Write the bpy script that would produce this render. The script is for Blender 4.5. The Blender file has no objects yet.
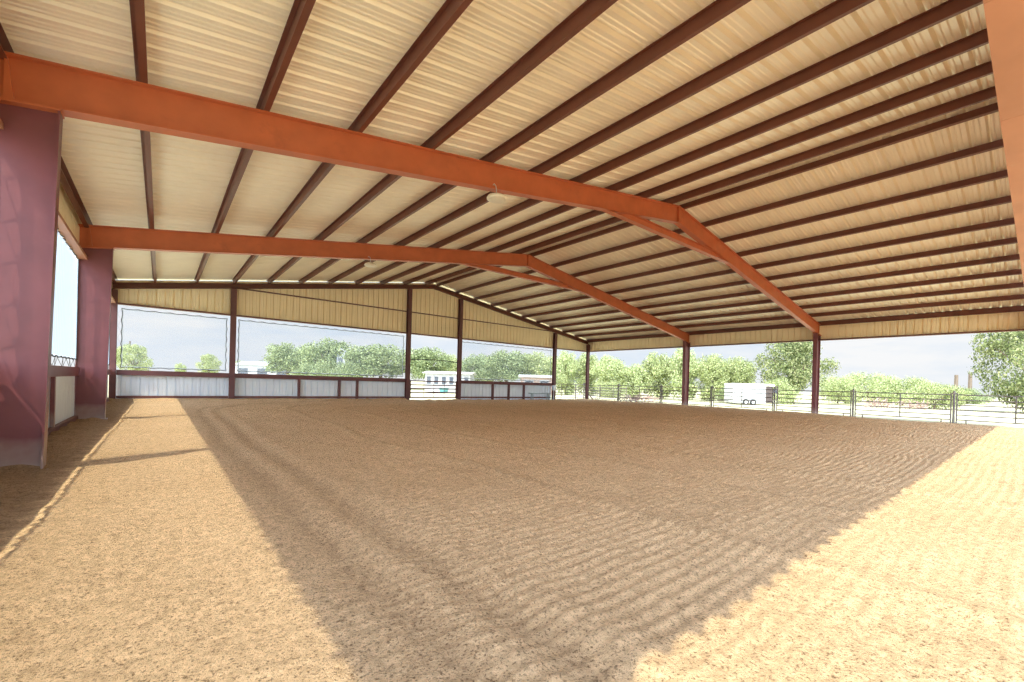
import bpy, bmesh, math, random
import numpy as np
from mathutils import Vector, Matrix
random.seed(7); rng = np.random.default_rng(7)
C = bpy.context.scene.collection
SC = bpy.context.scene
S = 0.8133          # every length below is written in survey units; S turns them into metres
PI = math.pi

# ------------------------------------------------------------------ camera
F, YAW, PITCH, ROLL = 431.565, math.radians(39.449), math.radians(-0.317), math.radians(1.631)
CX, CY, CAMZ = 515.556, 385.542, 1.55
fw = Vector((math.sin(YAW)*math.cos(PITCH), math.cos(YAW)*math.cos(PITCH), math.sin(PITCH)))
r0 = Vector((math.cos(YAW), -math.sin(YAW), 0)); u0 = r0.cross(fw)
RT = r0*math.cos(ROLL)+u0*math.sin(ROLL); UP = -r0*math.sin(ROLL)+u0*math.cos(ROLL)
cd = bpy.data.cameras.new('camera'); cam = bpy.data.objects.new('camera', cd); C.objects.link(cam)
M = Matrix((RT, UP, -fw)).transposed().to_4x4(); M.translation = Vector((0, 0, CAMZ*S)); cam.matrix_world = M
cd.sensor_width = 36; cd.lens = F/1024*36
cd.shift_x = -(CX-512)/1024; cd.shift_y = (CY-341)/1024
cd.clip_start = 0.02; cd.clip_end = 3000
SC.camera = cam
# ------------------------------------------------------------------ exposure, sun, sky
SC.view_settings.view_transform = 'Standard'; SC.view_settings.look = 'None'
SC.view_settings.gamma = 1; SC.view_settings.use_curve_mapping = False
SC.view_settings.exposure = 0.0
SC.cycles.max_bounces = 10; SC.cycles.diffuse_bounces = 8; SC.cycles.transparent_max_bounces = 24
SC.cycles.use_denoising = True; SC.cycles.denoising_prefilter = 'NONE'
SUN_DIR = Vector((.575, .257, -1)).normalized()
sd = bpy.data.lights.new('sun', 'SUN'); sd.energy = 6.0; sd.angle = math.radians(.55); sd.color = (1, .965, .77)
sun = bpy.data.objects.new('sun', sd); C.objects.link(sun)
sun.rotation_euler = SUN_DIR.to_track_quat('-Z', 'Y').to_euler(); sun.location = (-20, -8, 40)
SKY_GAIN, SKY_GLOW = .98, 7.0
def build_world():
    w = bpy.data.worlds.new('sky'); SC.world = w; w.use_nodes = True
    nt = w.node_tree; nt.nodes.clear(); N = nt.nodes.new; L = nt.links.new
    out = N('ShaderNodeOutputWorld'); bg = N('ShaderNodeBackground'); L(bg.outputs[0], out.inputs[0])
    tc = N('ShaderNodeTexCoord'); sep = N('ShaderNodeSeparateXYZ'); L(tc.outputs['Generated'], sep.inputs[0])
    ramp = N('ShaderNodeValToRGB'); L(sep.outputs['Z'], ramp.inputs[0])
    e = ramp.color_ramp.elements; e[0].position = 0; e[0].color = (.86, .91, .97, 1); e[1].position = .75; e[1].color = (.36, .56, .92, 1)
    x = e.new(.16); x.color = (.66, .79, .95, 1)
    mp = N('ShaderNodeMapping'); mp.inputs['Scale'].default_value = (2.2, 2.2, 9); L(tc.outputs['Generated'], mp.inputs[0])
    nz = N('ShaderNodeTexNoise'); nz.inputs['Scale'].default_value = 1.6; nz.inputs['Detail'].default_value = 7; nz.inputs['Roughness'].default_value = .6
    L(mp.outputs[0], nz.inputs['Vector'])
    cr = N('ShaderNodeValToRGB'); cr.color_ramp.elements[0].position = .42; cr.color_ramp.elements[1].position = .66; L(nz.outputs[0], cr.inputs[0])
    mx = N('ShaderNodeMix'); mx.data_type = 'RGBA'; L(cr.outputs[0], mx.inputs[0]); L(ramp.outputs[0], mx.inputs[6]); mx.inputs[7].default_value = (.96, .97, .98, 1)
    # added fill glow low on the sun's side, lifts the deep floor and roof
    dt = N('ShaderNodeVectorMath'); dt.operation = 'DOT_PRODUCT'; L(tc.outputs['Generated'], dt.inputs[0]); dt.inputs[1].default_value = Vector((-.80, -.50, .33)).normalized()
    mr = N('ShaderNodeMapRange'); mr.inputs[1].default_value = .05; mr.inputs[2].default_value = 1; mr.inputs[3].default_value = 0; mr.inputs[4].default_value = 1
    L(dt.outputs['Value'], mr.inputs[0])
    pw = N('ShaderNodeMath'); pw.operation = 'POWER'; L(mr.outputs[0], pw.inputs[0]); pw.inputs[1].default_value = 1.2
    ml = N('ShaderNodeMath'); ml.operation = 'MULTIPLY_ADD'; L(pw.outputs[0], ml.inputs[0]); ml.inputs[1].default_value = SKY_GLOW; ml.inputs[2].default_value = SKY_GAIN
    L(mx.outputs[2], bg.inputs[0]); L(ml.outputs[0], bg.inputs[1])
build_world()

# ------------------------------------------------------------------ helpers
class MB:
    def __init__(s): s.v = []; s.f = []
    def add(s, vs, fs):
        o = len(s.v); s.v += [tuple(p) for p in vs]; s.f += [tuple(i+o for i in f) for f in fs]; return s
    def box(s, x0, x1, y0, y1, z0, z1):
        return s.add([(x0,y0,z0),(x1,y0,z0),(x1,y1,z0),(x0,y1,z0),(x0,y0,z1),(x1,y0,z1),(x1,y1,z1),(x0,y1,z1)],
                     [(3,2,1,0),(4,5,6,7),(0,1,5,4),(1,2,6,5),(2,3,7,6),(3,0,4,7)])
    def prism(s, poly, a, b, ax):
        """polygon given in the two axes other than ax, extruded from a to b along ax"""
        n = len(poly)
        def mk(p, t):
            return {0: (t, p[0], p[1]), 1: (p[0], t, p[1]), 2: (p[0], p[1], t)}[ax]
        ar = sum(poly[i][0]*poly[(i+1) % n][1]-poly[(i+1) % n][0]*poly[i][1] for i in range(n))
        if (ar < 0) != (ax == 1): poly = poly[::-1]
        vs = [mk(p, a) for p in poly]+[mk(p, b) for p in poly]
        fs = [tuple(range(n))[::-1], tuple(range(n, 2*n))]+[(i, (i+1) % n, n+(i+1) % n, n+i) for i in range(n)]
        if a > b: fs = [f[::-1] for f in fs]
        return s.add(vs, fs)
    def bar(s, p, q, w, h):
        """rectangular bar from p to q, w across (horizontal), h the other way"""
        p, q = Vector(p), Vector(q); d = (q-p).normalized()
        a = d.cross(Vector((0,0,1)));
        if a.length < 1e-4: a = Vector((1,0,0))
        a.normalize(); b = a.cross(d)
        vs = [c+a*i*w/2+b*j*h/2 for c in (p, q) for i, j in ((-1,-1),(1,-1),(1,1),(-1,1))]
        return s.add(vs, [(0,1,2,3),(7,6,5,4),(0,4,5,1),(1,5,6,2),(2,6,7,3),(3,7,4,0)])
    def tube(s, pts, r, n=6, cap=True):
        pts = [Vector(p) for p in pts]; k = len(pts); base = len(s.v); vs = []; fs = []
        R = r if isinstance(r, (list, tuple)) else [r]*k
        ref = None
        for i, p in enumerate(pts):
            d = (pts[min(i+1, k-1)]-pts[max(i-1, 0)]).normalized()
            a = d.cross(Vector((0,0,1))) if ref is None else ref-d*ref.dot(d)
            if a.length < 1e-4: a = d.cross(Vector((0,1,0)))
            a.normalize(); ref = a; b = d.cross(a)
            vs += [p+(a*math.cos(2*PI*j/n)+b*math.sin(2*PI*j/n))*R[i] for j in range(n)]
        for i in range(k-1):
            fs += [(i*n+j, i*n+(j+1) % n, (i+1)*n+(j+1) % n, (i+1)*n+j) for j in range(n)]
        if cap: fs += [tuple(range(n))[::-1], tuple((k-1)*n+j for j in range(n))]
        return s.add(vs, fs)
    def lathe(s, prof, c, n=20):
        vs = []; fs = []; k = len(prof)
        for r, z in prof: vs += [(c[0]+r*math.cos(2*PI*j/n), c[1]+r*math.sin(2*PI*j/n), c[2]+z) for j in range(n)]
        for i in range(k-1): fs += [(i*n+j, i*n+(j+1) % n, (i+1)*n+(j+1) % n, (i+1)*n+j) for j in range(n)]
        fs += [tuple(range(n))[::-1], tuple((k-1)*n+j for j in range(n))]
        return s.add(vs, fs)
    def mesh(s, name, off=(0,0,0)):
        me = bpy.data.meshes.new(name)
        me.from_pydata([((x-off[0])*S, (y-off[1])*S, (z-off[2])*S) for x, y, z in s.v], [], s.f); me.update(); return me

def obj(name, mb, mat, parent=None, smooth=False, kind=None):
    off = parent['_o'] if parent is not None and '_o' in parent else (0,0,0)
    me = mb if isinstance(mb, bpy.types.Mesh) else mb.mesh(name, off)
    o = bpy.data.objects.new(name, me); C.objects.link(o)
    if mat: me.materials.clear(); me.materials.append(mat)
    if smooth: me.polygons.foreach_set('use_smooth', [True]*len(me.polygons))
    if parent is not None: o.parent = parent
    if parent is not None and parent.type == 'MESH' and '_o' in parent: o['_o'] = parent['_o']
    elif parent is not None and '_o' in parent: o['_o'] = parent['_o']
    if kind: o['kind'] = kind
    return o
def thing(name, label, cat, loc=(0,0,0), group=None, rotz=0):
    o = bpy.data.objects.new(name, None); C.objects.link(o); o.empty_display_size = .2
    o.location = Vector(loc)*S; o.rotation_euler = (0,0,rotz); o['_o'] = tuple(loc)
    o['label'] = label; o['category'] = cat
    if group: o['group'] = group
    return o
def local(name, label, cat, loc, group=None, rotz=0):
    """a thing whose parts are written in its own frame"""
    o = thing(name, label, cat, loc, group, rotz); o['_o'] = (0.,0.,0.); return o
def tag(o, label, cat, group=None):
    o['label'] = label; o['category'] = cat
    if group: o['group'] = group
    return o
def dup(root, loc, rotz, label, group=None):
    r = root.copy(); C.objects.link(r); r.location = Vector(loc)*S; r.rotation_euler = (0,0,rotz); r['label'] = label
    if group: r['group'] = group
    for ch in list(root.children):
        c = ch.copy(); C.objects.link(c); c.parent = r
        for g in list(ch.children):
            d = g.copy(); C.objects.link(d); d.parent = c
    return r

# ------------------------------------------------------------------ materials
def mat(name, col, rough=.6, var=.12, scale=4, bump=0, bscale=30, metal=0, spec=.5, stain=None, stain_scale=1.2):
    m = bpy.data.materials.new(name); m.use_nodes = True; nt = m.node_tree; N = nt.nodes.new; L = nt.links.new
    b = nt.nodes['Principled BSDF']; b.inputs['Roughness'].default_value = rough; b.inputs['Metallic'].default_value = metal
    b.inputs['Specular IOR Level'].default_value = spec
    tc = N('ShaderNodeTexCoord'); nz = N('ShaderNodeTexNoise'); nz.inputs['Scale'].default_value = scale; nz.inputs['Detail'].default_value = 5
    L(tc.outputs['Object'], nz.inputs['Vector'])
    rp = N('ShaderNodeValToRGB'); L(nz.outputs[0], rp.inputs[0])
    rp.color_ramp.elements[0].position = .3; rp.color_ramp.elements[1].position = .7
    rp.color_ramp.elements[0].color = (*[c*(1-var) for c in col], 1); rp.color_ramp.elements[1].color = (*[min(1, c*(1+var)) for c in col], 1)
    last = rp.outputs[0]
    if stain:
        n2 = N('ShaderNodeTexNoise'); n2.inputs['Scale'].default_value = stain_scale; n2.inputs['Detail'].default_value = 8; n2.inputs['Roughness'].default_value = .7
        L(tc.outputs['Object'], n2.inputs['Vector'])
        r2 = N('ShaderNodeValToRGB'); r2.color_ramp.elements[0].position = .58; r2.color_ramp.elements[1].position = .75; L(n2.outputs[0], r2.inputs[0])
        mx = N('ShaderNodeMix'); mx.data_type = 'RGBA'; L(r2.outputs[0], mx.inputs[0]); L(last, mx.inputs[6]); mx.inputs[7].default_value = (*stain, 1); last = mx.outputs[2]
    L(last, b.inputs['Base Color'])
    if bump:
        n3 = N('ShaderNodeTexNoise'); n3.inputs['Scale'].default_value = bscale; n3.inputs['Detail'].default_value = 4; L(tc.outputs['Object'], n3.inputs['Vector'])
        bp = N('ShaderNodeBump'); bp.inputs['Strength'].default_value = bump; bp.inputs['Distance'].default_value = .02
        L(n3.outputs[0], bp.inputs['Height']); L(bp.outputs[0], b.inputs['Normal'])
    return m
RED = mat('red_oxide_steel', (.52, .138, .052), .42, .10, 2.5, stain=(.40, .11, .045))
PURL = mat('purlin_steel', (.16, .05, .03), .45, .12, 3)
COLM = mat('skytint_maroon_steel', (.18, .052, .058), .38, .12, 2.0, stain=(.21, .07, .07))  # red oxide with the sky's purple cast mixed into its colour
def dust(m, z1=.42, col=(.46, .38, .33)):
    nt = m.node_tree; N = nt.nodes.new; L = nt.links.new; b = nt.nodes['Principled BSDF']; src = b.inputs['Base Color'].links[0].from_socket
    tc = N('ShaderNodeTexCoord'); sp = N('ShaderNodeSeparateXYZ'); L(tc.outputs['Object'], sp.inputs[0])
    nz = N('ShaderNodeTexNoise'); nz.inputs['Scale'].default_value = 5; L(tc.outputs['Object'], nz.inputs['Vector'])
    ad = N('ShaderNodeMath'); ad.operation = 'MULTIPLY_ADD'; L(nz.outputs[0], ad.inputs[0]); ad.inputs[1].default_value = -.35; L(sp.outputs['Z'], ad.inputs[2])
    mr = N('ShaderNodeMapRange'); mr.inputs[1].default_value = -.15; mr.inputs[2].default_value = z1-.15; mr.inputs[3].default_value = .75; mr.inputs[4].default_value = 0; L(ad.outputs[0], mr.inputs[0])
    mx = N('ShaderNodeMix'); mx.data_type = 'RGBA'; L(mr.outputs[0], mx.inputs[0]); L(src, mx.inputs[6]); mx.inputs[7].default_value = (*col, 1); L(mx.outputs[2], b.inputs['Base Color'])
dust(COLM)
POST = mat('dark_maroon_post', (.13, .048, .048), .45, .12, 2.0)
ROOF = mat('roof_sheet', (.95, .87, .71), .36, .04, 1.2, metal=.15)
TAN = mat('tan_sheet', (.96, .83, .57), .5, .04, 1.0)
WHITE = mat('white_sheet', (.80, .90, .99), .45, .04, 1.5)
DARKST = mat('dark_maroon_steel', (.16, .06, .05), .5, .1, 3)
ORANGE = mat('primer_header', (.46, .21, .12), .5, .12, 1.2, stain=(.46, .28, .17), stain_scale=2.5)
CORDW = mat('white_cord', (.75, .75, .74), .8, .05, 5)
ROPE = mat('dark_hem', (.05, .05, .055), .8, .1, 5)
CORD = mat('lacing_cord', (.06, .055, .05), .8, .1, 5)
PIPE = mat('fence_pipe', (.20, .18, .17), .5, .15, 5)
GALV = mat('galvanised', (.55, .56, .56), .4, .1, 6, metal=.4)
LAMPW = mat('lamp_cream', (.86, .80, .66), .4, .04, 4)
SOIL = None

def floor_mat():
    m = bpy.data.materials.new('arena_sand'); m.use_nodes = True; nt = m.node_tree; N = nt.nodes.new; L = nt.links.new
    b = nt.nodes['Principled BSDF']; b.inputs['Roughness'].default_value = .95; b.inputs['Specular IOR Level'].default_value = .1
    tc = N('ShaderNodeTexCoord')
    def noise(sc, det=6, ro=.6):
        n = N('ShaderNodeTexNoise'); n.inputs['Scale'].default_value = sc; n.inputs['Detail'].default_value = det; n.inputs['Roughness'].default_value = ro
        L(tc.outputs['Object'], n.inputs['Vector']); return n.outputs[0]
    def ramp(src, a, ca, bb, cb):
        r = N('ShaderNodeValToRGB'); L(src, r.inputs[0]); r.color_ramp.elements[0].position = a; r.color_ramp.elements[1].position = bb
        r.color_ramp.elements[0].color = (*ca, 1); r.color_ramp.elements[1].color = (*cb, 1); return r.outputs[0]
    base = ramp(noise(.35, 4), .35, (.70, .475, .265), .65, (.76, .525, .30))
    # small clods: darker damp crumbs scattered in the sand
    fl = ramp(noise(64, 4, .66), .53, (1.05,1.05,1.05), .64, (.30,.26,.23))
    mx = N('ShaderNodeMix'); mx.data_type = 'RGBA'; mx.blend_type = 'MULTIPLY'; mx.inputs[0].default_value = .9
    L(base, mx.inputs[6]); L(fl, mx.inputs[7])
    fl2 = ramp(noise(15, 5, .68), .40, (1.12,1.12,1.12), .66, (.50,.46,.43))
    mx2 = N('ShaderNodeMix'); mx2.data_type = 'RGBA'; mx2.blend_type = 'MULTIPLY'; mx2.inputs[0].default_value = .55
    L(mx.outputs[2], mx2.inputs[6]); L(fl2, mx2.inputs[7])
    at_ = N('ShaderNodeAttribute'); at_.attribute_name = 'shade_damp'  # rut shade and darker wall soil painted into the sand colour
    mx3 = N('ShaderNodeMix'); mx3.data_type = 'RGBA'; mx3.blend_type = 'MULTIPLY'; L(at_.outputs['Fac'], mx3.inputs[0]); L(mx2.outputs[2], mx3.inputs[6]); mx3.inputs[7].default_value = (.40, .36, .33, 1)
    L(mx3.outputs[2], b.inputs['Base Color'])
    ad = N('ShaderNodeMath'); ad.operation = 'MULTIPLY_ADD'; L(noise(110, 5, .7), ad.inputs[0]); ad.inputs[1].default_value = .6; L(noise(34, 5, .65), ad.inputs[2])
    bp = N('ShaderNodeBump'); bp.inputs['Strength'].default_value = .9; bp.inputs['Distance'].default_value = .035
    L(ad.outputs[0], bp.inputs['Height']); L(bp.outputs[0], b.inputs['Normal'])
    return m
SAND = floor_mat()
GROUND = mat('dry_grass_ground', (.66, .62, .40), .95, .10, .12, bump=.5, bscale=3, spec=.1, stain=(.50, .50, .28), stain_scale=.06)

def screen_mat(name, clear, col, graze):
    m = bpy.data.materials.new(name); m.use_nodes = True; nt = m.node_tree; nt.nodes.clear(); N = nt.nodes.new; L = nt.links.new
    out = N('ShaderNodeOutputMaterial'); mix = N('ShaderNodeMixShader'); L(mix.outputs[0], out.inputs[0])
    tr = N('ShaderNodeBsdfTransparent'); tr.inputs[0].default_value = (.97, .97, .98, 1)
    m2 = N('ShaderNodeMixShader'); df = N('ShaderNodeBsdfDiffuse'); tl = N('ShaderNodeBsdfTranslucent'); df.inputs[0].default_value = (*col, 1); tl.inputs[0].default_value = (*col, 1)
    m2.inputs[0].default_value = .6; L(df.outputs[0], m2.inputs[1]); L(tl.outputs[0], m2.inputs[2])
    lw = N('ShaderNodeLayerWeight'); lw.inputs[0].default_value = .5
    p = N('ShaderNodeMath'); p.operation = 'POWER'; L(lw.outputs['Facing'], p.inputs[0]); p.inputs[1].default_value = 7
    mu = N('ShaderNodeMath'); mu.operation = 'MULTIPLY_ADD'; L(p.outputs[0], mu.inputs[0]); mu.inputs[1].default_value = graze; mu.inputs[2].default_value = 1-clear; mu.use_clamp = True
    L(mu.outputs[0], mix.inputs[0]); L(tr.outputs[0], mix.inputs[1]); L(m2.outputs[0], mix.inputs[2])
    return m
SCREEN = screen_mat('clear_mesh_screen', .86, (.50, .58, .70), .9)
HEM = screen_mat('screen_hem', .22, (.55, .60, .68), .6)

# ------------------------------------------------------------------ building dimensions
XL, XR, XM = -2.07, 35.07, 16.5         # sheeting lines left and right, ridge
YF, YG = .10, 30.74                     # front and back sheeting
FR = (.28, 9.78, 19.28)                 # portal frames
PITCHED = .1603
def ztop(x): return 6.16+PITCHED*((x+1.84) if x < XM else (34.84-x))
ZF, ZR = 5.06, 1.66                     # underside of the fascia header, top of the wainscot rail
PUR = .25

# ------------------------------------------------------------------ ground and floor
def floor_height(x, y):
    z = np.zeros_like(x); shade_damp = np.zeros_like(x)
    cxn, cyn, = 9.5, 21.5
    rad = np.sqrt((x-cxn)**2+np.maximum(y-cyn, 0)**2)
    u = np.where(x < cxn, cxn-rad, x)
    rnd = lambda a, b, p: np.sin(a*x+p)*np.sin(b*y+1.7*p)
    wob = .16*np.sin(.37*y+.5)+.10*np.sin(.9*y+x*.3)
    for k, (c, amp, w) in enumerate([(1.2,-.025,.14),(1.75,-.03,.14),(1.50,.02,.12),(2.1,.025,.16),(4.4,.05,.12),(6.9,.045,.13),(9.3,.05,.12),(11.6,.045,.13),(13.9,.045,.12),(16.4,.05,.14),(18.8,.045,.13),(21.2,.05,.13),(23.6,.045,.13),(26,.05,.14),(28.5,.045,.13),(31,.05,.14)]):
        gs = np.exp(-((u-c-wob*(.4 if k < 4 else 1))/w)**2); z += amp*gs
        if amp < 0 or k > 3: shade_damp = np.maximum(shade_damp, gs*(.30 if amp < 0 else .16))  # shading of the wheel tracks and pass ridges, put into the soil colour
    inside = 1/(1+np.exp(-(x-1.3)*4))
    ph = .5*np.floor(x/.9+.15*np.sin(.8*y))+2*PI*(y+.05*np.sin(.7*x)+.006*np.sin(2.9*x+1)+.03*np.sin(.31*y+.2*x))/(.135*(1+1.2*np.clip((y-5)/12, 0, 1)))
    mod = np.clip(.6+.4*np.sin(.55*x+.8)*np.sin(.4*y+.3)+.5*np.clip((x-3)/9, -.4, 1), .15, 1.1)*np.where(y < 1.45, .6, 1)
    sw = np.sin(ph); z += .009*(sw-.35*np.cos(2*ph))*mod*(.25+.75*inside)*np.clip((29-y)/3, 0, 1)
    # random lumps
    g = np.random.default_rng(3)
    for _ in range(40):
        a, b = g.uniform(-9, 9, 2); z += .0020*np.sin(a*x+b*y+g.uniform(0, 6))
    for _ in range(12):
        a, b = g.uniform(-1.6, 1.6, 2); z += .005*np.sin(a*x+b*y+g.uniform(0, 6))
    # loose soil heaped against the left wall, low berms along the back and right edges
    heap = np.clip((-1.08-x)/.5, 0, 1)
    z += heap*(.05+.03*np.sin(2.3*y)*np.sin(5*x)+.035*np.sin(5.1*y+3*x)+.02*np.sin(11*y-4*x))
    shade_damp = np.maximum(shade_damp, np.clip((-1.02-x+.04*np.sin(9*y)+.03*np.sin(23*y))/.12, 0, 1)*.72)
    z += .12*np.exp(-((x-34.2)/.5)**2)*np.clip((y-6)/8, 0, 1)
    z += .17*np.exp(-((y-30.35)/.55)**2)*(1-.7*(x > 14.3))
    z -= .35*np.clip((x-34.5)/.7, 0, 1)
    return z, shade_damp
def build_floor():
    xs = np.arange(-2.3, 35.3, .10); ys = np.concatenate([np.arange(-9, -.5, .25), np.arange(-.5, 9, .027), np.arange(9, 31.0, .06)])
    X, Y = np.meshgrid(xs, ys); Z, SHADE_DMP = floor_height(X, Y)
    nx, ny = len(xs), len(ys)
    V = np.stack([X, Y, Z], -1).reshape(-1, 3)*S
    i = (np.arange(ny-1)[:, None]*nx+np.arange(nx-1)[None]).reshape(-1)
    Q = np.stack([i, i+1, i+nx+1, i+nx], -1)
    me = bpy.data.meshes.new('floor'); me.vertices.add(len(V)); me.vertices.foreach_set('co', V.reshape(-1).astype(np.float32))
    me.loops.add(Q.size); me.loops.foreach_set('vertex_index', Q.reshape(-1).astype(np.int32))
    me.polygons.add(len(Q)); me.polygons.foreach_set('loop_start', (np.arange(len(Q))*4).astype(np.int32))
    me.polygons.foreach_set('use_smooth', np.ones(len(Q), bool)); me.update(calc_edges=True)
    me.attributes.new('shade_damp', 'FLOAT', 'POINT').data.foreach_set('value', SHADE_DMP.reshape(-1).astype(np.float32))
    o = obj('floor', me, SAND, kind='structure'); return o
floor = build_floor()
g = MB()
def ground_grid():
    n = 60; ext = [-700]+list(np.linspace(-160, 260, n))+[900]
    m = len(ext); vs = [(x, y, -.12-.25*math.sin(x*.021+1)*math.sin(y*.017)*(1 if max(abs(x), abs(y)) > 60 else 0)) for y in ext for x in ext]
    return vs, [(j*m+i, j*m+i+1, (j+1)*m+i+1, (j+1)*m+i) for j in range(m-1) for i in range(m-1)]
g.add(*ground_grid()); obj('ground', g, GROUND, kind='structure')

# ------------------------------------------------------------------ roof sheet (ceiling)
def rib_profile(y0, y1, pitch=.375):
    pts = []; y = y0
    while y < y1-1e-6:
        for dy, dz in ((0,0),(.075,0),(.083,.014),(.098,.014),(.118,0),(.180,0),(.188,.014),(.203,.014),(.223,0),(.262,0),(.280,.082),(.318,.082),(.368,0)):
            pts.append((y+dy, dz))
        y += pitch
    pts.append((y1, 0)); return [p for p in pts if p[0] <= y1+1e-6]
def roof():
    mb = MB(); prof = rib_profile(.02, 30.95); n = len(prof); t = .012
    for xa, xb in ((XL-.12, XM), (XM, XR+.12)):
        vs = []
        for x in (xa, xb):
            zz = ztop(x)+PUR+(0 if x != XM else 0)
            vs += [(x, y, zz+dz) for y, dz in prof]
        for x in (xa, xb):
            zz = ztop(x)+PUR+t
            vs += [(x, y, zz+dz) for y, dz in prof]
        fs = [(i, n+i, n+i+1, i+1) for i in range(n-1)]+[(2*n+i, 2*n+i+1, 3*n+i+1, 3*n+i) for i in range(n-1)]
        mb.add(vs, fs)
    return obj('ceiling', mb, ROOF, kind='structure')
ceil = roof()
rc = MB(); rc.prism([(XM-.35, ztop(XM-.35)+PUR+.07), (XM, ztop(XM)+PUR+.08), (XM+.35, ztop(XM+.35)+PUR+.07), (XM+.35, ztop(XM+.35)+PUR+.085), (XM, ztop(XM)+PUR+.1), (XM-.35, ztop(XM-.35)+PUR+.085)], .02, 30.95, 1)
obj('ridge_cap', rc, ROOF, ceil)

# ------------------------------------------------------------------ purlins (Z sections running the length of the building)
def z_section(x, side):
    """Z section standing on the rafter: bottom flange, web, top flange"""
    z0 = ztop(x); t = .016; f = .10
    h = t*side*.5; a, b = x+.095*side, x-.075*side
    return [(a, z0), (x-h, z0), (x-h, z0+PUR-t), (b, z0+PUR-t), (b, z0+PUR-.004), (x+h, z0+PUR-.004), (x+h, z0+t), (a, z0+t)]
ORD = ['first', 'second', 'third', 'fourth', 'fifth', 'sixth', 'seventh', 'eighth', 'ninth', 'tenth']
for sgn, nm, xs in ((1, 'left', [-.35+1.8*k for k in range(10)]), (-1, 'right', [33.05-1.8*k for k in range(10)])):
    for k, x in enumerate(xs):
        mb = MB(); sec = z_section(x, sgn)
        # tilt the section's top with the slope
        sec = [(px, pz+PITCHED*sgn*(px-x)*(1 if True else 0)) for px, pz in sec]
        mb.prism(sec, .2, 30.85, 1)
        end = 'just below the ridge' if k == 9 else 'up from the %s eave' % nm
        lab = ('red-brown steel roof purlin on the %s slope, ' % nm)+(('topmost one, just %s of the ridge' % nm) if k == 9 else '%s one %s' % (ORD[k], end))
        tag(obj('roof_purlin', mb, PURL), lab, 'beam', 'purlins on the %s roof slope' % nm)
for nm, x, sgn in (('left', -1.95, 1), ('right', 34.95, -1)):
    mb = MB(); z0 = ztop(x)-.06
    mb.prism([(x, z0), (x+.13*sgn, z0), (x+.13*sgn, z0+.02), (x+.02*sgn, z0+.02), (x+.02*sgn, z0+.28), (x+.13*sgn, z0+.28+.02), (x+.13*sgn, z0+.30), (x, z0+.30)], .2, 30.85, 1)
    tag(obj('eave_strut', mb, PURL), 'dark steel eave beam along the top of the %s wall under the roof edge' % nm, 'beam')

# ------------------------------------------------------------------ portal frames
def frame(Y, label):
    t = thing('portal_frame', label, 'steel frame', (XM, Y, 0), 'red-oxide portal frames')
    D, hf, tw = .69, .125, .015
    for s in (1, -1):                                   # 1 = left half, -1 = right half
        m = (lambda x: x) if s == 1 else (lambda x: 2*XM-x)
        def P(mb, poly, y0, y1): mb.prism([(m(x), z) for x, z in poly], Y+y0, Y+y1, 1)
        x0 = -2.05
        zb = lambda x: ztop(x)-D
        # column: web, two flanges, base plate
        c = MB(); xi, xb_ = -1.29, -1.39
        P(c, [(x0, .03), (xb_, .03), (xi, zb(xi)), (x0, zb(x0))], -tw, tw)
        P(c, [(x0-.02, .03), (x0, .03), (x0, zb(x0)), (x0-.02, zb(x0))], -hf*.8, hf*.8)
        P(c, [(xb_, .03), (xb_+.025, .03), (xi+.025, zb(xi+.025)), (xi, zb(xi))], -hf, hf)
        co = obj('column', c, COLM, t)
        b = MB(); P(b, [(x0-.05, -.05), (xb_+.08, -.05), (xb_+.08, .03), (x0-.05, .03)], -.18, .18); obj('base_plate', b, COLM, co)
        # rafter: web and flanges
        r = MB()
        P(r, [(x0, zb(x0)+.02), (XM, zb(XM)+.02), (XM, ztop(XM)-.02), (x0, ztop(x0)-.02)], -tw, tw)
        P(r, [(x0-.02, zb(x0-.02)), (XM, zb(XM)), (XM, zb(XM)+.022), (x0-.02, zb(x0-.02)+.022)], -hf, hf)
        P(r, [(x0-.02, ztop(x0-.02)-.022), (XM, ztop(XM)-.022), (XM, ztop(XM)), (x0-.02, ztop(x0-.02))], -hf, hf)
        ro = obj('rafter', r, RED, t)
        # knee stiffener and end plate
        k = MB()
        P(k, [(-1.855, zb(-1.76)+.03), (-1.745, zb(-1.745)+.03), (-1.82, ztop(-1.82)-.03), (-1.85, ztop(-1.85)-.03)], -.07, .07)
        for zz in (.9, .45):
            pass
        obj('stiffener', k, RED, ro)
        pl = MB(); P(pl, [(-2.05, zb(-2.05)-.03), (-1.25, zb(-1.25)-.03), (-1.25, zb(-1.25)-.005), (-2.05, zb(-2.05)-.005)], -.15, .15)
        obj('cap_plate', pl, RED, co)
    # ridge splice plate and horizontal collar under the ridge
    sp = MB(); sp.box(XM-.02, XM+.02, Y-.11, Y+.11, ztop(XM)-D-.02, ztop(XM)-.005); obj('ridge_plate', sp, RED, t)
    c = MB(); z0, z1 = 7.66, 7.93; h = .11
    xa = lambda z: XM-(ztop(XM)-D-z)/PITCHED
    def SY(poly, y0, y1): c.prism(poly, Y+y0, Y+y1, 1)
    SY([(xa(z0+.04), z0+.02), (2*XM-xa(z0+.04), z0+.02), (2*XM-xa(z1), z1), (xa(z1), z1)], -.012, .012)
    SY([(xa(z0)+.0, z0), (2*XM-xa(z0), z0), (2*XM-xa(z0+.02), z0+.022), (xa(z0+.02), z0+.022)], -h, h)
    SY([(xa(z1-.02), z1-.02), (2*XM-xa(z1-.02), z1-.02), (2*XM-xa(z1), z1), (xa(z1), z1)], -h, h)
    obj('collar_beam', c, RED, t)
    return t
frame(FR[0], 'red-oxide steel portal frame at the open front edge, nearest the camera')
frame(FR[1], 'red-oxide steel portal frame crossing the upper picture, nearer of the two whole frames')
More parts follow.
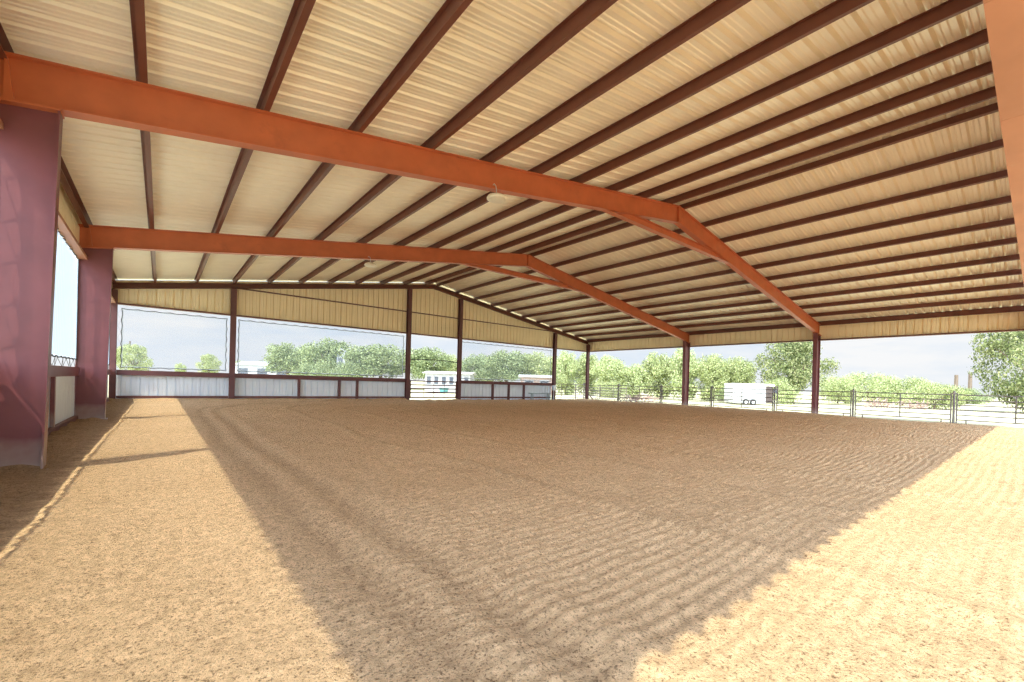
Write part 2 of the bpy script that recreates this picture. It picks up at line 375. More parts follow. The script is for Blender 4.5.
frame(FR[2], 'red-oxide steel portal frame farther back, between the big near frame and the tan gable')

# ------------------------------------------------------------------ end-wall frame
def end_rafter():
    t = thing('gable_rafter', 'thin red-brown steel rafter along the top of the tan back gable', 'beam', (XM, 30.5, 0))
    for s in (1, -1):
        m = (lambda x: x) if s == 1 else (lambda x: 2*XM-x)
        r = MB(); d = .30
        for y0, y1, a, b in ((30.38, 30.6, 0, .02), (30.38, 30.6, d-.02, d), (30.58, 30.6, .02, d-.02)):
            r.prism([(m(-2.0), ztop(-2.0)-d+a), (m(XM), ztop(XM)-d+a), (m(XM), ztop(XM)-d+b), (m(-2.0), ztop(-2.0)-d+b)], y0, y1, 1)
        obj('channel', r, PURL, t)
end_rafter()
GP = [(3.27, 'maroon steel post in the back gable wall, first one right of the left corner'),
      (14.45, 'maroon steel post in the back gable wall, left side of the gate opening'),
      (19.0, 'maroon steel post in the back gable wall, right side of the gate opening'),
      (29.95, 'maroon steel post in the back gable wall beside the small white electrical box')]
for x, lab in GP:
    mb = MB(); zt = ztop(x)-.33
    mb.box(x-.14, x+.14, 30.32, 30.345, 0, zt); mb.box(x-.14, x+.14, 30.595, 30.62, 0, zt); mb.box(x-.012, x+.012, 30.345, 30.595, 0, zt)
    t = thing('gable_post', lab, 'post', (x, 30.47, 0), 'gable wall posts')
    obj('shaft', mb, POST, t)
    b = MB().box(x-.2, x+.2, 30.28, 30.66, -.05, .02); obj('base_plate', b, POST, t)
for x, lab, s in ((-1.92, 'maroon steel corner post at the left end of the back gable wall', 1), (34.86, 'slim maroon steel corner post at the right end of the back gable wall', -1)):
    mb = MB(); zt = ztop(x)-.35
    mb.box(x-.13, x+.13, 30.31, 30.33, 0, zt); mb.box(x-.13, x+.13, 30.575, 30.60, 0, zt); mb.box(x-.012, x+.012, 30.33, 30.575, 0, zt)
    t = thing('corner_post', lab, 'post', (x, 30.45, 0))
    obj('shaft', mb, POST, t)
    if s == -1: obj('foot_brace', MB().bar((34.95, 30.25, .55), (35.0, 29.6, -.02), .07, .07), DARKST, t)

# ------------------------------------------------------------------ wall sheeting
def vribs(a, b, pitch=.375):
    pts = []; x = a
    while x < b-1e-6:
        for d, h in ((0,0),(.11,0),(.125,.012),(.15,.012),(.165,0),(.285,0),(.297,.075),(.338,.075),(.350,0)):
            if x+d < b: pts.append((x+d, h))
        x += pitch
    pts.append((b, 0)); return pts
def sheet(axis, pos, out, a, b, zlo, zhi, pitch=.375):
    """ribbed sheet in a vertical plane; axis 0 runs along x, 1 along y; out = outward sign; zlo, zhi are functions"""
    mb = MB(); p = vribs(a, b, pitch); brk = []
    if axis == 0 and a < XM < b: p = sorted(p+[(XM, 0)])
    n = len(p); t = .012; vs = []
    for lay in (0, t):
        for zf in (zlo, zhi):
            for q, h in p:
                o = pos+out*(h+lay)
                vs.append((q, o, zf(q)) if axis == 0 else (o, q, zf(q)))
    fs = [(i, i+1, n+i+1, n+i) for i in range(n-1)]+[(2*n+i, 3*n+i, 3*n+i+1, 2*n+i+1) for i in range(n-1)]
    return mb.add(vs, fs)
c_ = lambda v: (lambda q: v)
def channel_flat(mb, axis, a, b, c0, c1, z):
    """channel laid flat: web facing down at z, short lips standing on it"""
    if axis == 1:
        mb.box(c0, c1, a, b, z, z+.02); mb.box(c0, c0+.02, a, b, z+.02, z+.09); mb.box(c1-.02, c1, a, b, z+.02, z+.09)
    else:
        mb.box(a, b, c0, c1, z, z+.02); mb.box(a, b, c0, c0+.02, z+.02, z+.09); mb.box(a, b, c1-.02, c1, z+.02, z+.09)
# back gable: cladding + header + girt
wb = obj('wall_back', sheet(0, 30.70, 1, XL, XR, c_(ZF), lambda q: ztop(q)+.17), TAN, kind='structure')
mb = MB(); segs = [(-1.78, 3.12), (3.42, 14.3), (14.6, 18.85), (19.15, 29.8), (30.1, 34.7)]
for a, b in segs: channel_flat(mb, 0, a, b, 30.48, 30.69, ZF)
obj('header', mb, DARKST, wb)
mb = MB()
for a, b in ((3.42, 14.3), (14.6, 18.85), (19.15, 29.8)):
    bb = min(b, XR-.1); mb.box(a, bb, 30.62, 30.69, 6.72, 6.79)
mb.box(2.95, 3.1, 30.62, 30.69, 6.72, 6.79); obj('girt', mb, DARKST, wb)
# left wall fascia
wl = obj('wall_left', sheet(1, XL, -1, .1, 30.74, c_(ZF), c_(6.365)), TAN, kind='structure')
mb = MB()
for a, b in ((FR[0]+.2, FR[1]-.02), (FR[1]+.02, FR[2]-.02), (FR[2]+.02, 30.27)): channel_flat(mb, 1, a, b, -2.06, -1.85, ZF)
obj('header', mb, ORANGE, wl)
# right wall fascia
wr = obj('wall_right', sheet(1, XR, 1, .1, 30.74, c_(ZF), c_(6.365)), TAN, kind='structure')
mb = MB()
for a, b in ((FR[0]+.2, FR[1]-.02), (FR[1]+.02, FR[2]-.02), (FR[2]+.02, 30.27)): channel_flat(mb, 1, a, b, 34.86, 35.06, ZF)
obj('header', mb, DARKST, wr)
# front gable fascia with its primer-coloured header channel overhead
wf = obj('wall_front', sheet(0, YF, -1, XL, XR, c_(ZF), lambda q: ztop(q)+.1), TAN, kind='structure')
mb = MB(); j = [-2.05, 5.62, 8.2, 14.2, 20.2, 26.2, 32.0, 35.05]
for a, b in zip(j[:-1], j[1:]): channel_flat(mb, 0, a+.004, b-.004, YF+.005, .40, ZF)
obj('header', mb, ORANGE, wf)

# ------------------------------------------------------------------ wainscot panels
def wainscot(axis, a, b, pos, inn, studs, label, loc):
    RAILM = POST if axis == 0 else COLM
    t = thing('wainscot_panel', label, 'wall panel', loc, 'white wainscot panels')
    sgn = inn                                      # towards the inside
    ex = .13 if axis == 0 else 0; obj('sheet', sheet(axis, pos, -sgn, a-ex, b+ex, c_(.02), c_(1.5)), WHITE, t)
    def bx(q0, q1, d0, d1, z0, z1, mb):
        lo, hi = sorted((pos+sgn*d0, pos+sgn*d1))
        if axis == 0: mb.box(q0, q1, lo, hi, z0, z1)
        else: mb.box(lo, hi, q0, q1, z0, z1)
    m = MB(); rd = .22 if axis == 0 else .10; bx(a, b, .0, rd, ZR-.03, ZR, m); bx(a, b, rd-.02, rd, ZR-.27, ZR-.03, m); bx(a, b, .02, rd-.02, ZR-.27, ZR-.25, m); obj('top_rail', m, RAILM, t)
    m = MB(); zb_ = .17 if axis == 0 else .02; bx(a, b, .005, .10, zb_, zb_+.13, m); obj('bottom_rail', m, DARKST, t)
    for q in studs:
        m = MB(); bx(q-.07, q+.07, .005, rd-.02, -.02, ZR-.27, m); obj('stud', m, RAILM, t)
wainscot(0, -1.78, 3.12, 30.72, -1, [], 'white ribbed wainscot panel with maroon rails in the left corner bay of the back wall', (.7, 30.6, 0))
wainscot(0, 3.42, 14.3, 30.72, -1, [6.96, 9.5, 10.72], 'white ribbed wainscot panel in the wide back-wall bay left of the gate', (8.9, 30.6, 0))
wainscot(0, 19.15, 29.7, 30.72, -1, [22.6, 24.4, 26.2], 'white ribbed wainscot panel behind the bench, in the back-wall bay right of the gate', (24.4, 30.6, 0))
wainscot(1, FR[0]+.105, FR[1]-.105, XL+.0, 1, [4.2], 'white ribbed wainscot panel of the left wall nearest the camera', (-2, 5, 0))
wainscot(1, FR[1]+.105, FR[2]-.105, XL+.0, 1, [12.6, 15.35], 'white ribbed wainscot panel of the left wall between the two near maroon columns', (-2, 14.5, 0))
wainscot(1, FR[2]+.105, 30.28, XL+.0, 1, [23, 26.6], 'white ribbed wainscot panel of the left wall behind the second column', (-2, 25, 0))

# ------------------------------------------------------------------ laced clear mesh windscreens
SCREENL = screen_mat('pleated_mesh_screen', .60, (.42, .52, .66), .9)
def windscreen(axis, pos, inn, a, b, z0, z1, label, loc, wave=.0, gside=.14, gtop=.17, gbot=.12):
    """sheet hung in the opening by a zigzag cord; outline scallops between the grommets"""
    t = thing('windscreen', label, 'screen', loc, 'laced clear windscreens')
    pitch = .62
    L0, L1, H0, H1 = a+gside, b-gside, z0+gbot, z1-gtop
    nx = max(2, round((L1-L0)/pitch)); nz = max(2, round((H1-H0)/pitch))
    sub = 6; edge = []; inner = []; sc = .035; hw = .075
    def scal(i): return sc*abs(math.sin(PI*i/sub))
    for i in range(nx*sub): edge.append((L0+(L1-L0)*i/(nx*sub), H0+(scal(i) if i % sub else 0))); inner.append((0, 1))
    for i in range(nz*sub): edge.append((L1-scal(i), H0+(H1-H0)*i/(nz*sub))); inner.append((-1, 0))
    for i in range(nx*sub): edge.append((L1-(L1-L0)*i/(nx*sub), H1-scal(i))); inner.append((0, -1))
    for i in range(nz*sub): edge.append((L0+scal(i), H1-(H1-H0)*i/(nz*sub))); inner.append((1, 0))
    def W(q, z, d=0):
        w = pos+inn*d+wave*math.sin(q*2*PI/.24)*math.sin(PI*(q-a)/(b-a))**.5 if 0 < (q-a)/(b-a) < 1 else pos
        return (q, w, z) if axis == 0 else (w, q, z)
    # cloth
    m = MB(); nq = max(8, int((L1-L0)/.06)) if wave else nx*2; qs = [L0+hw*.9+(L1-L0-1.8*hw)*i/nq for i in range(nq+1)]
    m.add([W(q, H0+hw*.9) for q in qs]+[W(q, H1-hw*.9) for q in qs], [(i, i+1, nq+2+i, nq+1+i) for i in range(nq)])
    cl = obj('cloth', m, SCREENL if axis else SCREEN, t, smooth=True)
    # hem band
    m = MB(); n = len(edge); vs = [W(q, z, .002) for q, z in edge]; vs2 = []
    for (q, z) in edge:
        vs2.append(W(min(max(q, L0+hw), L1-hw), min(max(z, H0+hw), H1-hw), .002))
    m.add(vs+vs2, [(i, (i+1) % n, n+(i+1) % n, n+i) for i in range(n)])
    obj('hem', m, HEM, t)
    # rope sewn in the hem (the dark edge line)
    m = MB(); m.tube([W(q, z, .004) for q, z in edge]+[W(*edge[0], .004)], .017, 4); obj('hem_rope', m, ROPE, t)
    # zigzag lacing out to the steel
    m = MB(); P = []
    for i in range(nx): P += [W(L0+(L1-L0)*i/nx, H0, .004), W(L0+(L1-L0)*(i+.5)/nx, z0, .004)]
    for i in range(nz): P += [W(L1, H0+(H1-H0)*i/nz, .004), W(b, H0+(H1-H0)*(i+.5)/nz, .004)]
    for i in range(nx): P += [W(L1-(L1-L0)*i/nx, H1, .004), W(L1-(L1-L0)*(i+.5)/nx, z1, .004)]
    for i in range(nz): P += [W(L0, H1-(H1-H0)*i/nz, .004), W(a, H1-(H1-H0)*(i+.5)/nz, .004)]
    m.tube(P+[P[0]], .0055, 4); obj('lacing_cord', m, CORD if axis else CORDW, t)
windscreen(0, 30.66, -1, -1.78, 3.13, ZR, ZF, 'clear laced mesh screen in the left corner bay of the back wall', (.7, 30.66, ZR))
windscreen(0, 30.66, -1, 3.41, 14.31, ZR, ZF, 'clear laced mesh screen in the wide back-wall bay left of the gate', (8.9, 30.66, ZR))
windscreen(0, 30.66, -1, 19.14, 29.81, ZR, ZF, 'clear laced mesh screen in the back-wall bay right of the gate, above the bench', (24.4, 30.66, ZR))
windscreen(1, -2.045, 1, FR[0]+.112, FR[1]-.112, ZR, ZF, 'clear laced mesh screen of the left wall nearest the camera', (-2.03, 5, ZR), .032, gtop=.03, gbot=.22, gside=.06)
windscreen(1, -2.045, 1, FR[1]+.112, FR[2]-.112, ZR, ZF, 'bluish pleated mesh screen of the left wall between the two near maroon columns', (-2.03, 14.5, ZR), .032, gtop=.03, gbot=.22, gside=.06)
windscreen(1, -2.045, 1, FR[2]+.112, 30.28, ZR, ZF, 'narrow visible strip of mesh screen on the left wall behind the second column', (-2.03, 25, ZR), .032, gtop=.03, gbot=.22, gside=.06)

# ------------------------------------------------------------------ gate in the back wall
def gate():
    t = thing('gate', 'brown five-rail metal gate between the two middle posts of the back wall', 'gate', (16.7, 30.5, 0))
    for z in (1.50, 1.20, .92, .60, .24):
        m = MB(); m.box(14.68, 18.78, 30.44, 30.52, z-.045, z+.045); obj('rail', m, DARKST, t)
    for x in (14.7, 18.76):
        m = MB(); m.box(x-.035, x+.035, 30.44, 30.52, .18, 1.56); obj('stile', m, DARKST, t)
    for x in (15.85, 16.7, 17.65):
        m = MB(); m.box(x-.018, x+.018, 30.47, 30.49, .2, 1.52); obj('stay', m, PIPE, t)
gate()
m = MB(); m.tube([(14.6+4.25*i/12, 30.47, 3.10+.10*math.sin(PI*i/12)) for i in range(13)], .035, 6)
tag(obj('gate_bar', m, ROPE), 'thin dark bar bowed slightly upward across the opening above the gate', 'bar')

# ------------------------------------------------------------------ lamps under the frames
def lamp(x, y, label):
    zb = ztop(x)-.69
    t = thing('ceiling_light', label, 'lamp', (x, y, zb-.3), 'round lamps under the frames')
    d = MB(); d.lathe([(.05, .13), (.12, .10), (.24, .05), (.27, 0), (.265, -.03), (.23, -.045)], (x, y, zb-.27), 24); h = obj('housing', d, LAMPW, t, True)
    l = MB(); l.lathe([(.225, -.045), (.20, -.06), (.10, -.07)], (x, y, zb-.27), 24); obj('lens', l, LAMPW, t, True)
    k = MB(); k.tube([(x, y, zb-.15), (x, y, zb-.05), (x-.03, y, zb+.06), (x-.09, y, zb+.10), (x-.12, y, zb+.06)], .014, 6); obj('hook', k, GALV, t)
lamp(7.05, FR[1]-.15, 'round cream lamp hooked under the nearer red frame')
lamp(7.15, FR[2]-.15, 'round cream lamp hooked under the farther red frame')

# ------------------------------------------------------------------ bench and electrical box by the back wall
t = thing('bench', 'low grey-blue bench in front of the white wainscot near the right end', 'bench', (28, 30.2, 0))
BL = mat('bench_paint', (.30, .42, .46), .5)
for k in range(3):
    m = MB().box(26.6, 29.2, 30.02+.13*k, 30.13+.13*k, .62, .68); obj('seat_slat', m, BL, t)
for x in (26.9, 28.95):
    m = MB().bar((x, 30.06, -.02), (x, 30.12, .62), .06, .06).bar((x, 30.36, -.02), (x, 30.3, .62), .06, .06); obj('leg', m, BL, t)
t = thing('electrical_box', 'small white electrical box on the post at the right end of the wainscot', 'box', (29.85, 30.25, 1))
obj('housing', MB().box(29.62, 29.98, 30.17, 30.31, .95, 1.45), WHITE, t)
obj('conduit', MB().tube([(29.75, 30.26, .95), (29.75, 30.26, .02)], .03), WHITE, t)
obj('door', MB().box(29.65, 29.95, 30.155, 30.17, .98, 1.42), WHITE, t)

# ------------------------------------------------------------------ corral panels and posts along the right side
def corral_panel(L, loc, rotz, label):
    t = local('corral_panel', label, 'fence panel', loc, 'pipe corral panels', rotz)
    for z in (1.70, 1.40, 1.11, .82, .54, .26):
        obj('rail', MB().tube([(.06, 0, z), (L/2, 0, z-.008), (L-.06, 0, z)], .034, 6), PIPE, t)
    for x in (.06, L-.06): obj('upright', MB().tube([(x, 0, .02), (x, 0, 1.70)], .034, 6), PIPE, t)
    obj('stay', MB().tube([(L/2, 0, .26), (L/2, 0, 1.70)], .03, 6), PIPE, t)
    for x in (.45, L-.45): obj('foot', MB().tube([(x, 0, .26), (x, 0, .02)], .03, 6).box(x-.10, x+.10, -.03, .03, 0, .03), PIPE, t)
    return t
FY = [-1.55, 3.15, 7.85, 12.6, 17.35, 22.05, 26.8, 31.4]
FX = 35.45
desc = ['at the right picture edge', 'just in front of the nearer right-hand column', 'passing behind the nearer right-hand column', 'in front of the white trailer',
        'passing behind the second right-hand column', 'left of the second right-hand column', 'ending at the back right corner post']
p0 = None
for k in range(7):
    lab = 'six-rail pipe corral panel of the right fence, '+desc[k]
    loc = (FX, FY[k]+.06, -.10)
    if p0 is None: p0 = corral_panel(4.58, loc, PI/2, lab)
    else: dup(p0, loc, PI/2, lab)
pd = ['right of the picture edge', 'nearest the lit sand corner', 'just right of the nearer right-hand column', 'beside the dark end of the white trailer', 'just right of the second right-hand column',
      'first left of the second right-hand column', 'second left of the second right-hand column', 'at the back right corner']
q0 = None
for k, y in enumerate(FY):
    lab = 'dark pipe fence post of the right fence, '+pd[k]
    if q0 is None:
        q0 = local('fence_post', lab, 'post', (FX, y, -.12), 'right fence posts')
        obj('pipe', MB().tube([(0, 0, 0), (0, 0, 1.88)], .055, 8), PIPE, q0)
        obj('latch_pin', MB().box(-.05, .05, -.16, .16, 1.74, 1.82), PIPE, q0)
        obj('cap', MB().lathe([(.06, 0), (.06, .03), (.03, .06)], (0, 0, 1.88), 8), PIPE, q0)
    else: dup(q0, (FX, y, -.12), 0, lab)
dup(p0, (30.2, 31.9, -.10), 0, 'six-rail pipe corral panel outside the open right bay of the back wall')
dup(p0, (36.0, 33.2, -.10), .1, 'six-rail pipe corral panel outside beyond the back right corner post')
dup(p0, (40.8, 33.7, -.10), -.15, 'six-rail pipe corral panel outside, farthest beyond the back right corner')

# ------------------------------------------------------------------ outside: trees, buildings, trailer
def at(px, depth):
    """ground point seen in column px of the photograph, depth metres along the view axis"""
    k = depth/1.0
    p = Vector((0, 0, CAMZ))+fw*k+RT*((px-CX)/F*k)
    return p.x, p.y
def horizon(px): return CY+(px-CX)*math.tan(ROLL)-F*math.tan(PITCH)*0
def leafmat(name, c1, c2, c3):
    m = bpy.data.materials.new(name); m.use_nodes = True; nt = m.node_tree; nt.nodes.clear(); N = nt.nodes.new; L = nt.links.new
    out = N('ShaderNodeOutputMaterial'); mix = N('ShaderNodeMixShader'); mix.inputs[0].default_value = .4
    df = N('ShaderNodeBsdfDiffuse'); tl = N('ShaderNodeBsdfTranslucent')
    gi = N('ShaderNodeNewGeometry'); rp = N('ShaderNodeValToRGB'); L(gi.outputs['Random Per Island'], rp.inputs[0])
    e = rp.color_ramp.elements; e[0].color = (*c1, 1); e[1].color = (*c3, 1); x = e.new(.5); x.color = (*c2, 1)
    L(rp.outputs[0], df.inputs[0]); L(rp.outputs[0], tl.inputs[0]); L(df.outputs[0], mix.inputs[1]); L(tl.outputs[0], mix.inputs[2]); L(mix.outputs[0], out.inputs[0])
    return m
LEAF_A = leafmat('oak_leaves', (.10, .13, .06), (.32, .38, .19), (.54, .60, .34))
LEAF_B = leafmat('pale_leaves', (.20, .25, .11), (.50, .56, .28), (.76, .79, .47))
LEAF_D = leafmat('deep_olive_leaves', (.08, .11, .05), (.28, .33, .14), (.50, .50, .28))
LEAF_C = leafmat('olive_leaves', (.14, .18, .08), (.46, .52, .24), (.72, .73, .42))
BARK = mat('bark', (.16, .12, .09), .9, .2, 6, bump=.6)
def crown_mesh(name, blobs, n, leaf, seed, flat=.8):
    """leaf blades scattered in the shells of many rounded clumps; unit tree of height 1"""
    g = np.random.default_rng(seed); V = []; Fc = []
    vol = np.array([b[3]**2 for b in blobs]); pick = g.choice(len(blobs), n, p=vol/vol.sum())
    for k in range(n):
        cx, cy, cz, r = blobs[pick[k]]
        d = g.normal(size=3); d /= np.linalg.norm(d)
        rr = r*(g.uniform(.35, 1.0)**.5)*(1+.15*g.normal())
        p = np.array([cx, cy, cz])+d*rr*np.array([1, 1, flat])
        nrm = d*.7+g.normal(size=3)*.6+np.array([0, 0, .35]); nrm /= np.linalg.norm(nrm)
        a = np.cross(nrm, g.normal(size=3)); a /= np.linalg.norm(a); b = np.cross(nrm, a)
        s = leaf*g.uniform(.6, 1.35); o = len(V)
        V += [p-a*s*.5, p+b*s*.28+nrm*s*.06, p+a*s*.5, p-b*s*.28+nrm*s*.06]
        Fc += [(o, o+1, o+2, o+3)]
    mb = MB(); mb.add(V, Fc); return mb
def make_blobs(seed, n, rx, rz, z0, z1, rmin, rmax):
    g = np.random.default_rng(seed); out = []
    for _ in range(n):
        a = g.uniform(0, 2*PI); q = g.uniform(0, 1)**.5; t_ = g.uniform(-1, 1)
        w = math.sqrt(max(0, 1-t_*t_*.85)); rad = g.uniform(rmin, rmax)
        out.append((rx*q*w*math.cos(a), rx*q*w*math.sin(a), (z0+z1)/2+(z1-z0)/2*t_-0, rad))
    return out
def trunk(seed, h, spread):
    g = random.Random(seed); mb = MB()
    mb.tube([(0, 0, -.02), (.01, 0, h*.35), (.0, .01, h*.75)], [.035, .026, .018], 7)
    for k in range(6):
        a = k*1.05+g.uniform(-.3, .3); s = spread*g.uniform(.6, 1); z = h*g.uniform(.3, .55)
        mb.tube([(0, 0, z), (s*.45*math.cos(a), s*.45*math.sin(a), z+.16), (s*math.cos(a), s*math.sin(a), z+.32)], [.018, .012, .005], 5)
    return mb
KIND = {}
for nm, sd_, nb, rx, z0, z1, r0_, r1_, n, leaf, lm, th in (
        ('round', 1, 46, .42, .26, .84, .10, .19, 13000, .036, LEAF_A, .7),
        ('wide', 2, 60, .62, .26, .88, .10, .18, 14000, .034, LEAF_C, .75),
        ('tall', 3, 60, .36, .06, .88, .09, .17, 15000, .032, LEAF_B, .75),
        ('low', 6, 60, .60, .10, .84, .10, .18, 16000, .030, LEAF_C, .75),
        ('mound', 4, 46, .80, .10, .66, .16, .30, 14000, .042, LEAF_B, .4)):
    KIND[nm] = (crown_mesh('crown', make_blobs(sd_, nb, rx, 0, z0, z1, r0_, r1_), n, leaf, sd_+10).mesh('crown'), trunk(sd_, th, rx*.8).mesh('trunk'), lm, rx+.12)
def tree(px, hw, top, depth, kind, label, cat='tree', name=None, group='trees beyond the arena', base=0, lm=None):
    x, y = at(px, depth); hgt = (horizon(px)-top)/F*depth+CAMZ+.1
    cm, tm, lm0, half = KIND[kind]; wid = hw/F*depth/half
    t = bpy.data.objects.new(name or 'broadleaf_tree', None); C.objects.link(t); t.location = Vector((x, y, -.1+base))*S
    t.rotation_euler = (0, 0, px*1.7); t.scale = (wid, wid, hgt); t['label'] = label; t['category'] = cat; t['group'] = group
    c = bpy.data.objects.new('crown', cm); C.objects.link(c); c.parent = t
    use = lm or lm0
    if not cm.materials: cm.materials.append(use)
    c.material_slots[0].link = 'OBJECT'; c.material_slots[0].material = use
    k = bpy.data.objects.new('trunk', tm); C.objects.link(k); k.parent = t
    if not tm.materials: tm.materials.append(BARK)
T = tree
T(133, 19, 346, 95, 'wide', 'olive tree with a pole in it, seen through the left corner screen', lm=LEAF_C)
T(208, 13, 356, 110, 'wide', 'small round olive tree left of the first gable post', lm=LEAF_C)
T(180, 6, 364, 125, 'round', 'tiny distant tree between two trees seen through the left corner screen', lm=LEAF_B)
T(240, 8, 361, 130, 'round', 'small pale tree above the left end of the long low barn', lm=LEAF_B)
T(262, 10, 361, 120, 'round', 'small dark tree just above the long low barn roof')
T(287, 25, 342, 98, 'round', 'rounded green tree rising at the right end of the long low barn')
T(326, 30, 337, 92, 'round', 'tallest green tree in the wide screen bay, left of the grey house')
T(312, 22, 360, 76, 'mound', 'low green bush at the foot of the trees beside the barn end', 'bush', 'bush', lm=LEAF_A)
T(345, 22, 358.5, 82, 'mound', 'low bushy growth in front of the grey house', 'bush', 'bush', lm=LEAF_A)
T(380, 36, 343, 86, 'round', 'broad rounded green tree just left of the gate post')
T(428, 25, 346, 84, 'round', 'green tree seen through the opening above the gate, behind the low house')
T(450, 14, 354, 98, 'round', 'lower green tree right of the tree above the gate opening', lm=LEAF_C)
T(478, 20, 353, 86, 'round', 'green tree just right of the gate opening, above the low roof')
T(506, 28, 349, 82, 'round', 'widest green tree in the bay above the bench')
T(538, 24, 351, 84, 'round', 'green tree left of the post with the electrical box', lm=LEAF_C)
T(566, 18, 348, 72, 'tall', 'yellow-green tree in the open bay left of the back right corner post')
T(588, 18, 350, 74, 'tall', 'yellow-green tree right behind the back right corner post', lm=LEAF_C)
T(609, 20, 352, 68, 'tall', 'yellow-green tree right of the back right corner post')
T(633, 19, 362, 66, 'tall', 'lowest yellow-green tree in the dip of the tree line')
T(658, 21, 349, 66, 'tall', 'tall yellow-green tree left of the second right-hand column', lm=LEAF_C)
T(684, 20, 344, 64, 'tall', 'tall pale tree directly behind the second right-hand column')
T(712, 24, 350, 62, 'tall', 'yellow-green tree just right of the second right-hand column', lm=LEAF_C)
T(738, 22, 353, 62, 'tall', 'green tree above the white trailer', lm=LEAF_C)
T(793, 42, 339, 58, 'wide', 'large spreading green tree left of the nearer right-hand column', lm=LEAF_D)
T(782, 18, 374, 56, 'mound', 'leafy shrub at the foot of the large spreading tree', 'bush', 'bush')
T(838, 22, 372, 66, 'mound', 'pale bush right behind the nearer right-hand column', 'bush', 'bush')
T(868, 26, 368, 76, 'mound', 'pale yellow-green willow mound left of the middle of the right opening', 'bush', 'bush')
T(903, 28, 373, 64, 'mound', 'pale yellow-green willow mound in the middle of the right opening', 'bush', 'bush')
T(935, 26, 379, 52, 'mound', 'pale yellow-green bush below the two far poles', 'bush', 'bush')
T(967, 22, 387, 90, 'mound', 'low dark bush under the big tree at the right edge', 'bush', 'bush', lm=LEAF_A)
T(1036, 54, 310, 46, 'low', 'big olive tree at the right picture edge', lm=LEAF_D)
T(612, 16, 380, 60, 'mound', 'low scrub under the yellow-green trees behind the right fence', 'bush', 'bush', lm=LEAF_C)
T(728, 12, 386, 52, 'mound', 'small scrubby bush at the left end of the white trailer', 'bush', 'bush', lm=LEAF_A)

HW = mat('house_white', (.40, .40, .40), .6); HR = mat('house_roof', (.52, .50, .47), .6); HG = mat('house_glass', (.06, .07, .09), .2); HGREY = mat('house_grey', (.42, .43, .46), .7); HB = mat('house_brown', (.36, .26, .22), .7)
def building(px0, px1, depth, ytop, yeave, deep, label, name, wallm, roofm, windows=0, gable=False):
    """low building set square to the line of sight"""
    x0, y0 = at(px0, depth); x1, y1 = at(px1, depth); L = math.hypot(x1-x0, y1-y0); rz = math.atan2(y1-y0, x1-x0)
    pm = (px0+px1)/2; ze = (horizon(pm)-yeave)/F*depth+CAMZ; zt = (horizon(pm)-ytop)/F*depth+CAMZ
    t = local(name, label, 'building', (x0, y0, -.1), None, rz)
    obj('walls', MB().box(0, L, 0, deep, -.1, ze+.1), wallm, t)
    r = MB()
    if gable: r.prism([(-.3, ze), (L/2, zt), (L+.3, ze), (L+.3, ze+.15), (L/2, zt+.18), (-.3, ze+.15)], -.3, deep+.3, 1)
    else: r.prism([(-.5, ze), (deep/2, zt), (deep+.5, ze), (deep+.5, ze+.12), (deep/2, zt+.14), (-.5, ze+.12)], -.4, L+.4, 0)
    obj('roof', r, roofm, t)
    for k in range(windows):
        q = L*(k+.5)/windows; w = MB().box(q-L/windows*.30, q+L/windows*.30, -.06, .02, ze*.34, ze*.86); f = obj('window', w, HW, t)
        obj('pane', MB().box(q-L/windows*.26, q+L/windows*.26, -.08, -.05, ze*.40, ze*.82), HG, f)
    return t
building(233, 291, 105, 363.5, 367.5, 9, 'long low barn with a white roof behind the wide back screen', 'barn', HGREY, HW, 3)
building(336, 344, 89, 351, 354, 4, 'pale grey house gable showing between the trees left of the wide bay', 'house', HGREY, HW, 1, True)
building(425, 470, 70, 373.6, 375.6, 7, 'low white house with a row of dark windows behind the gate', 'house', HW, HR, 6)
building(521, 552, 66, 377.2, 379.2, 6, 'low shed with a pale roof behind the bench bay', 'shed', HB, HW, 2)
TEAL = mat('teal_plastic', (.10, .28, .29), .5)
x, y = at(444, 66); t = local('water_trough', 'small teal tub on the grass beyond the gate', 'trough', (x, y, -.1))
obj('tub', MB().lathe([(.62, 0), (.72, .55), (.76, .6), (.7, .6), (.62, .12)], (0, 0, .02), 18), TEAL, t); obj('rim', MB().tube([(.74*math.cos(a), .74*math.sin(a), .62) for a in np.linspace(0, 2*PI, 19)], .035, 5), TEAL, t)

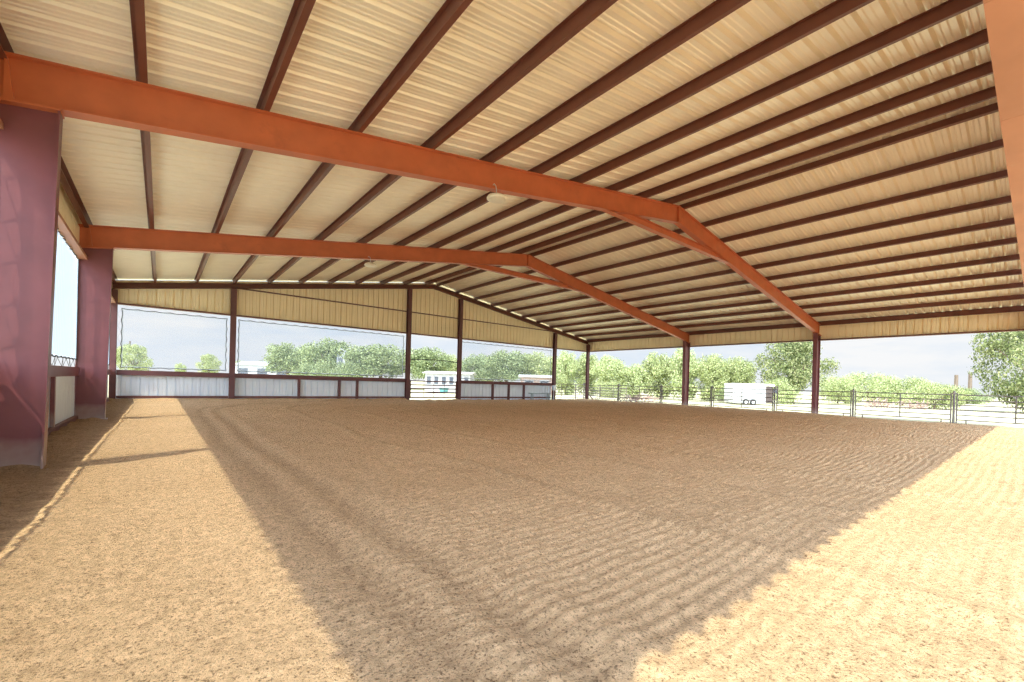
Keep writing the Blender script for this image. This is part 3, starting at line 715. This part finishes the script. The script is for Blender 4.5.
def trailer():
    x0, y0 = at(733, 47); x1, y1 = at(766, 47); L = math.hypot(x1-x0, y1-y0); rz = math.atan2(y1-y0, x1-x0)
    t = local('trailer', 'white box trailer with a dark open end standing beyond the right fence', 'trailer', (x0, y0, -.12), None, rz)
    TW = mat('trailer_white', (.62, .63, .65), .4); TB = mat('trailer_brown', (.07, .05, .045), .6); TY = mat('tyre', (.03, .03, .03), .8)
    obj('body', MB().box(0, L, 0, 1.9, .25, 2.15), TW, t)
    r = MB(); r.prism([(-.03, 2.12), (.0, 2.28), (.3, 2.36), (1.6, 2.36), (1.9, 2.28), (1.93, 2.12)], -.05, L+.95, 0); obj('roof', r, mat('trailer_roof', (.74, .70, .62), .5), t)
    obj('dark_end', MB().box(L, L+.75, .05, 1.85, .3, 2.12), TB, t)
    f = MB().box(L+.75, L+1.35, .0, .10, 2.02, 2.14).box(L+1.25, L+1.35, 0, .10, .6, 2.14).box(L+.75, L+1.35, 0, .1, .6, .7); obj('end_frame', f, TB, t)
    for q in (L*.4, L*.62):
        w = MB(); n = 16; w.prism([(q+.34*math.cos(2*PI*k/n), .32+.34*math.sin(2*PI*k/n)) for k in range(n)], -.06, .12, 1); wo = obj('wheel', w, TY, t)
        h = MB(); h.prism([(q+.17*math.cos(2*PI*k/n), .32+.17*math.sin(2*PI*k/n)) for k in range(n)], -.08, -.05, 1); obj('hub', h, GALV, wo)
    obj('fender', MB().box(L*.4-.45, L*.62+.45, -.1, .02, .68, .74), TW, t)
    obj('drawbar', MB().bar((0, .95, .38), (-1.2, .95, .38), .1, .1), TB, t)
    obj('window', MB().box(L+.84, L+1.22, .02, .06, 1.35, 1.9), HG, t)
trailer()
def pole(px, depth, top, r, label, arm=True):
    x, y = at(px, depth); h = (horizon(px)-top)/F*depth+CAMZ
    t = local('utility_pole', label, 'pole', (x, y, -.1)); WD = BARK
    obj('shaft', MB().tube([(0, 0, -.1), (0, 0, h)], [r*1.2, r], 7), WD, t)
    if arm: obj('crossarm', MB().bar((-1.1, .0, h-.6), (1.1, .0, h-.6), .14, .14), WD, t)
pole(129, 98, 343, .14, 'thin utility pole standing at the olive tree in the left corner screen', False)
pole(956, 150, 377, .5, 'hazy distant pole over the willows, left of a pair')
pole(970, 150, 376, .5, 'hazy distant pole over the willows, right of a pair, by the big tree')
# brush piles of dry branches along the far fence
def brush(px, depth, w, h, label, seed):
    x, y = at(px, depth); g_ = random.Random(seed); mb = MB()
    for _ in range(70):
        a = Vector((g_.uniform(-w, w), g_.uniform(-1, 1), g_.uniform(0, h*.5))); b = a+Vector((g_.uniform(-1.6, 1.6), g_.uniform(-.6, .6), g_.uniform(-.3, h*.6)))
        b.z = max(b.z, .02); mb.tube([a, (a+b)/2+Vector((0, 0, .1)), b], .04, 4)
    o = local('brush_pile', label, 'brush pile', (x, y, -.12)); obj('branches', mb, mat('dry_branch', (.42, .30, .26), .9, .2), o)
brush(882, 50, 2.4, 1.3, 'pile of dry reddish brush below the willow mounds, behind the right fence', 5)
brush(915, 50, 2.0, 1.1, 'smaller pile of dry brush right of the first, below the willow mounds', 6)
brush(640, 46, 2.4, 1.0, 'pile of dry brush under the dip in the tree line', 8)
for o in bpy.data.objects:
    if '_o' in o: del o['_o']
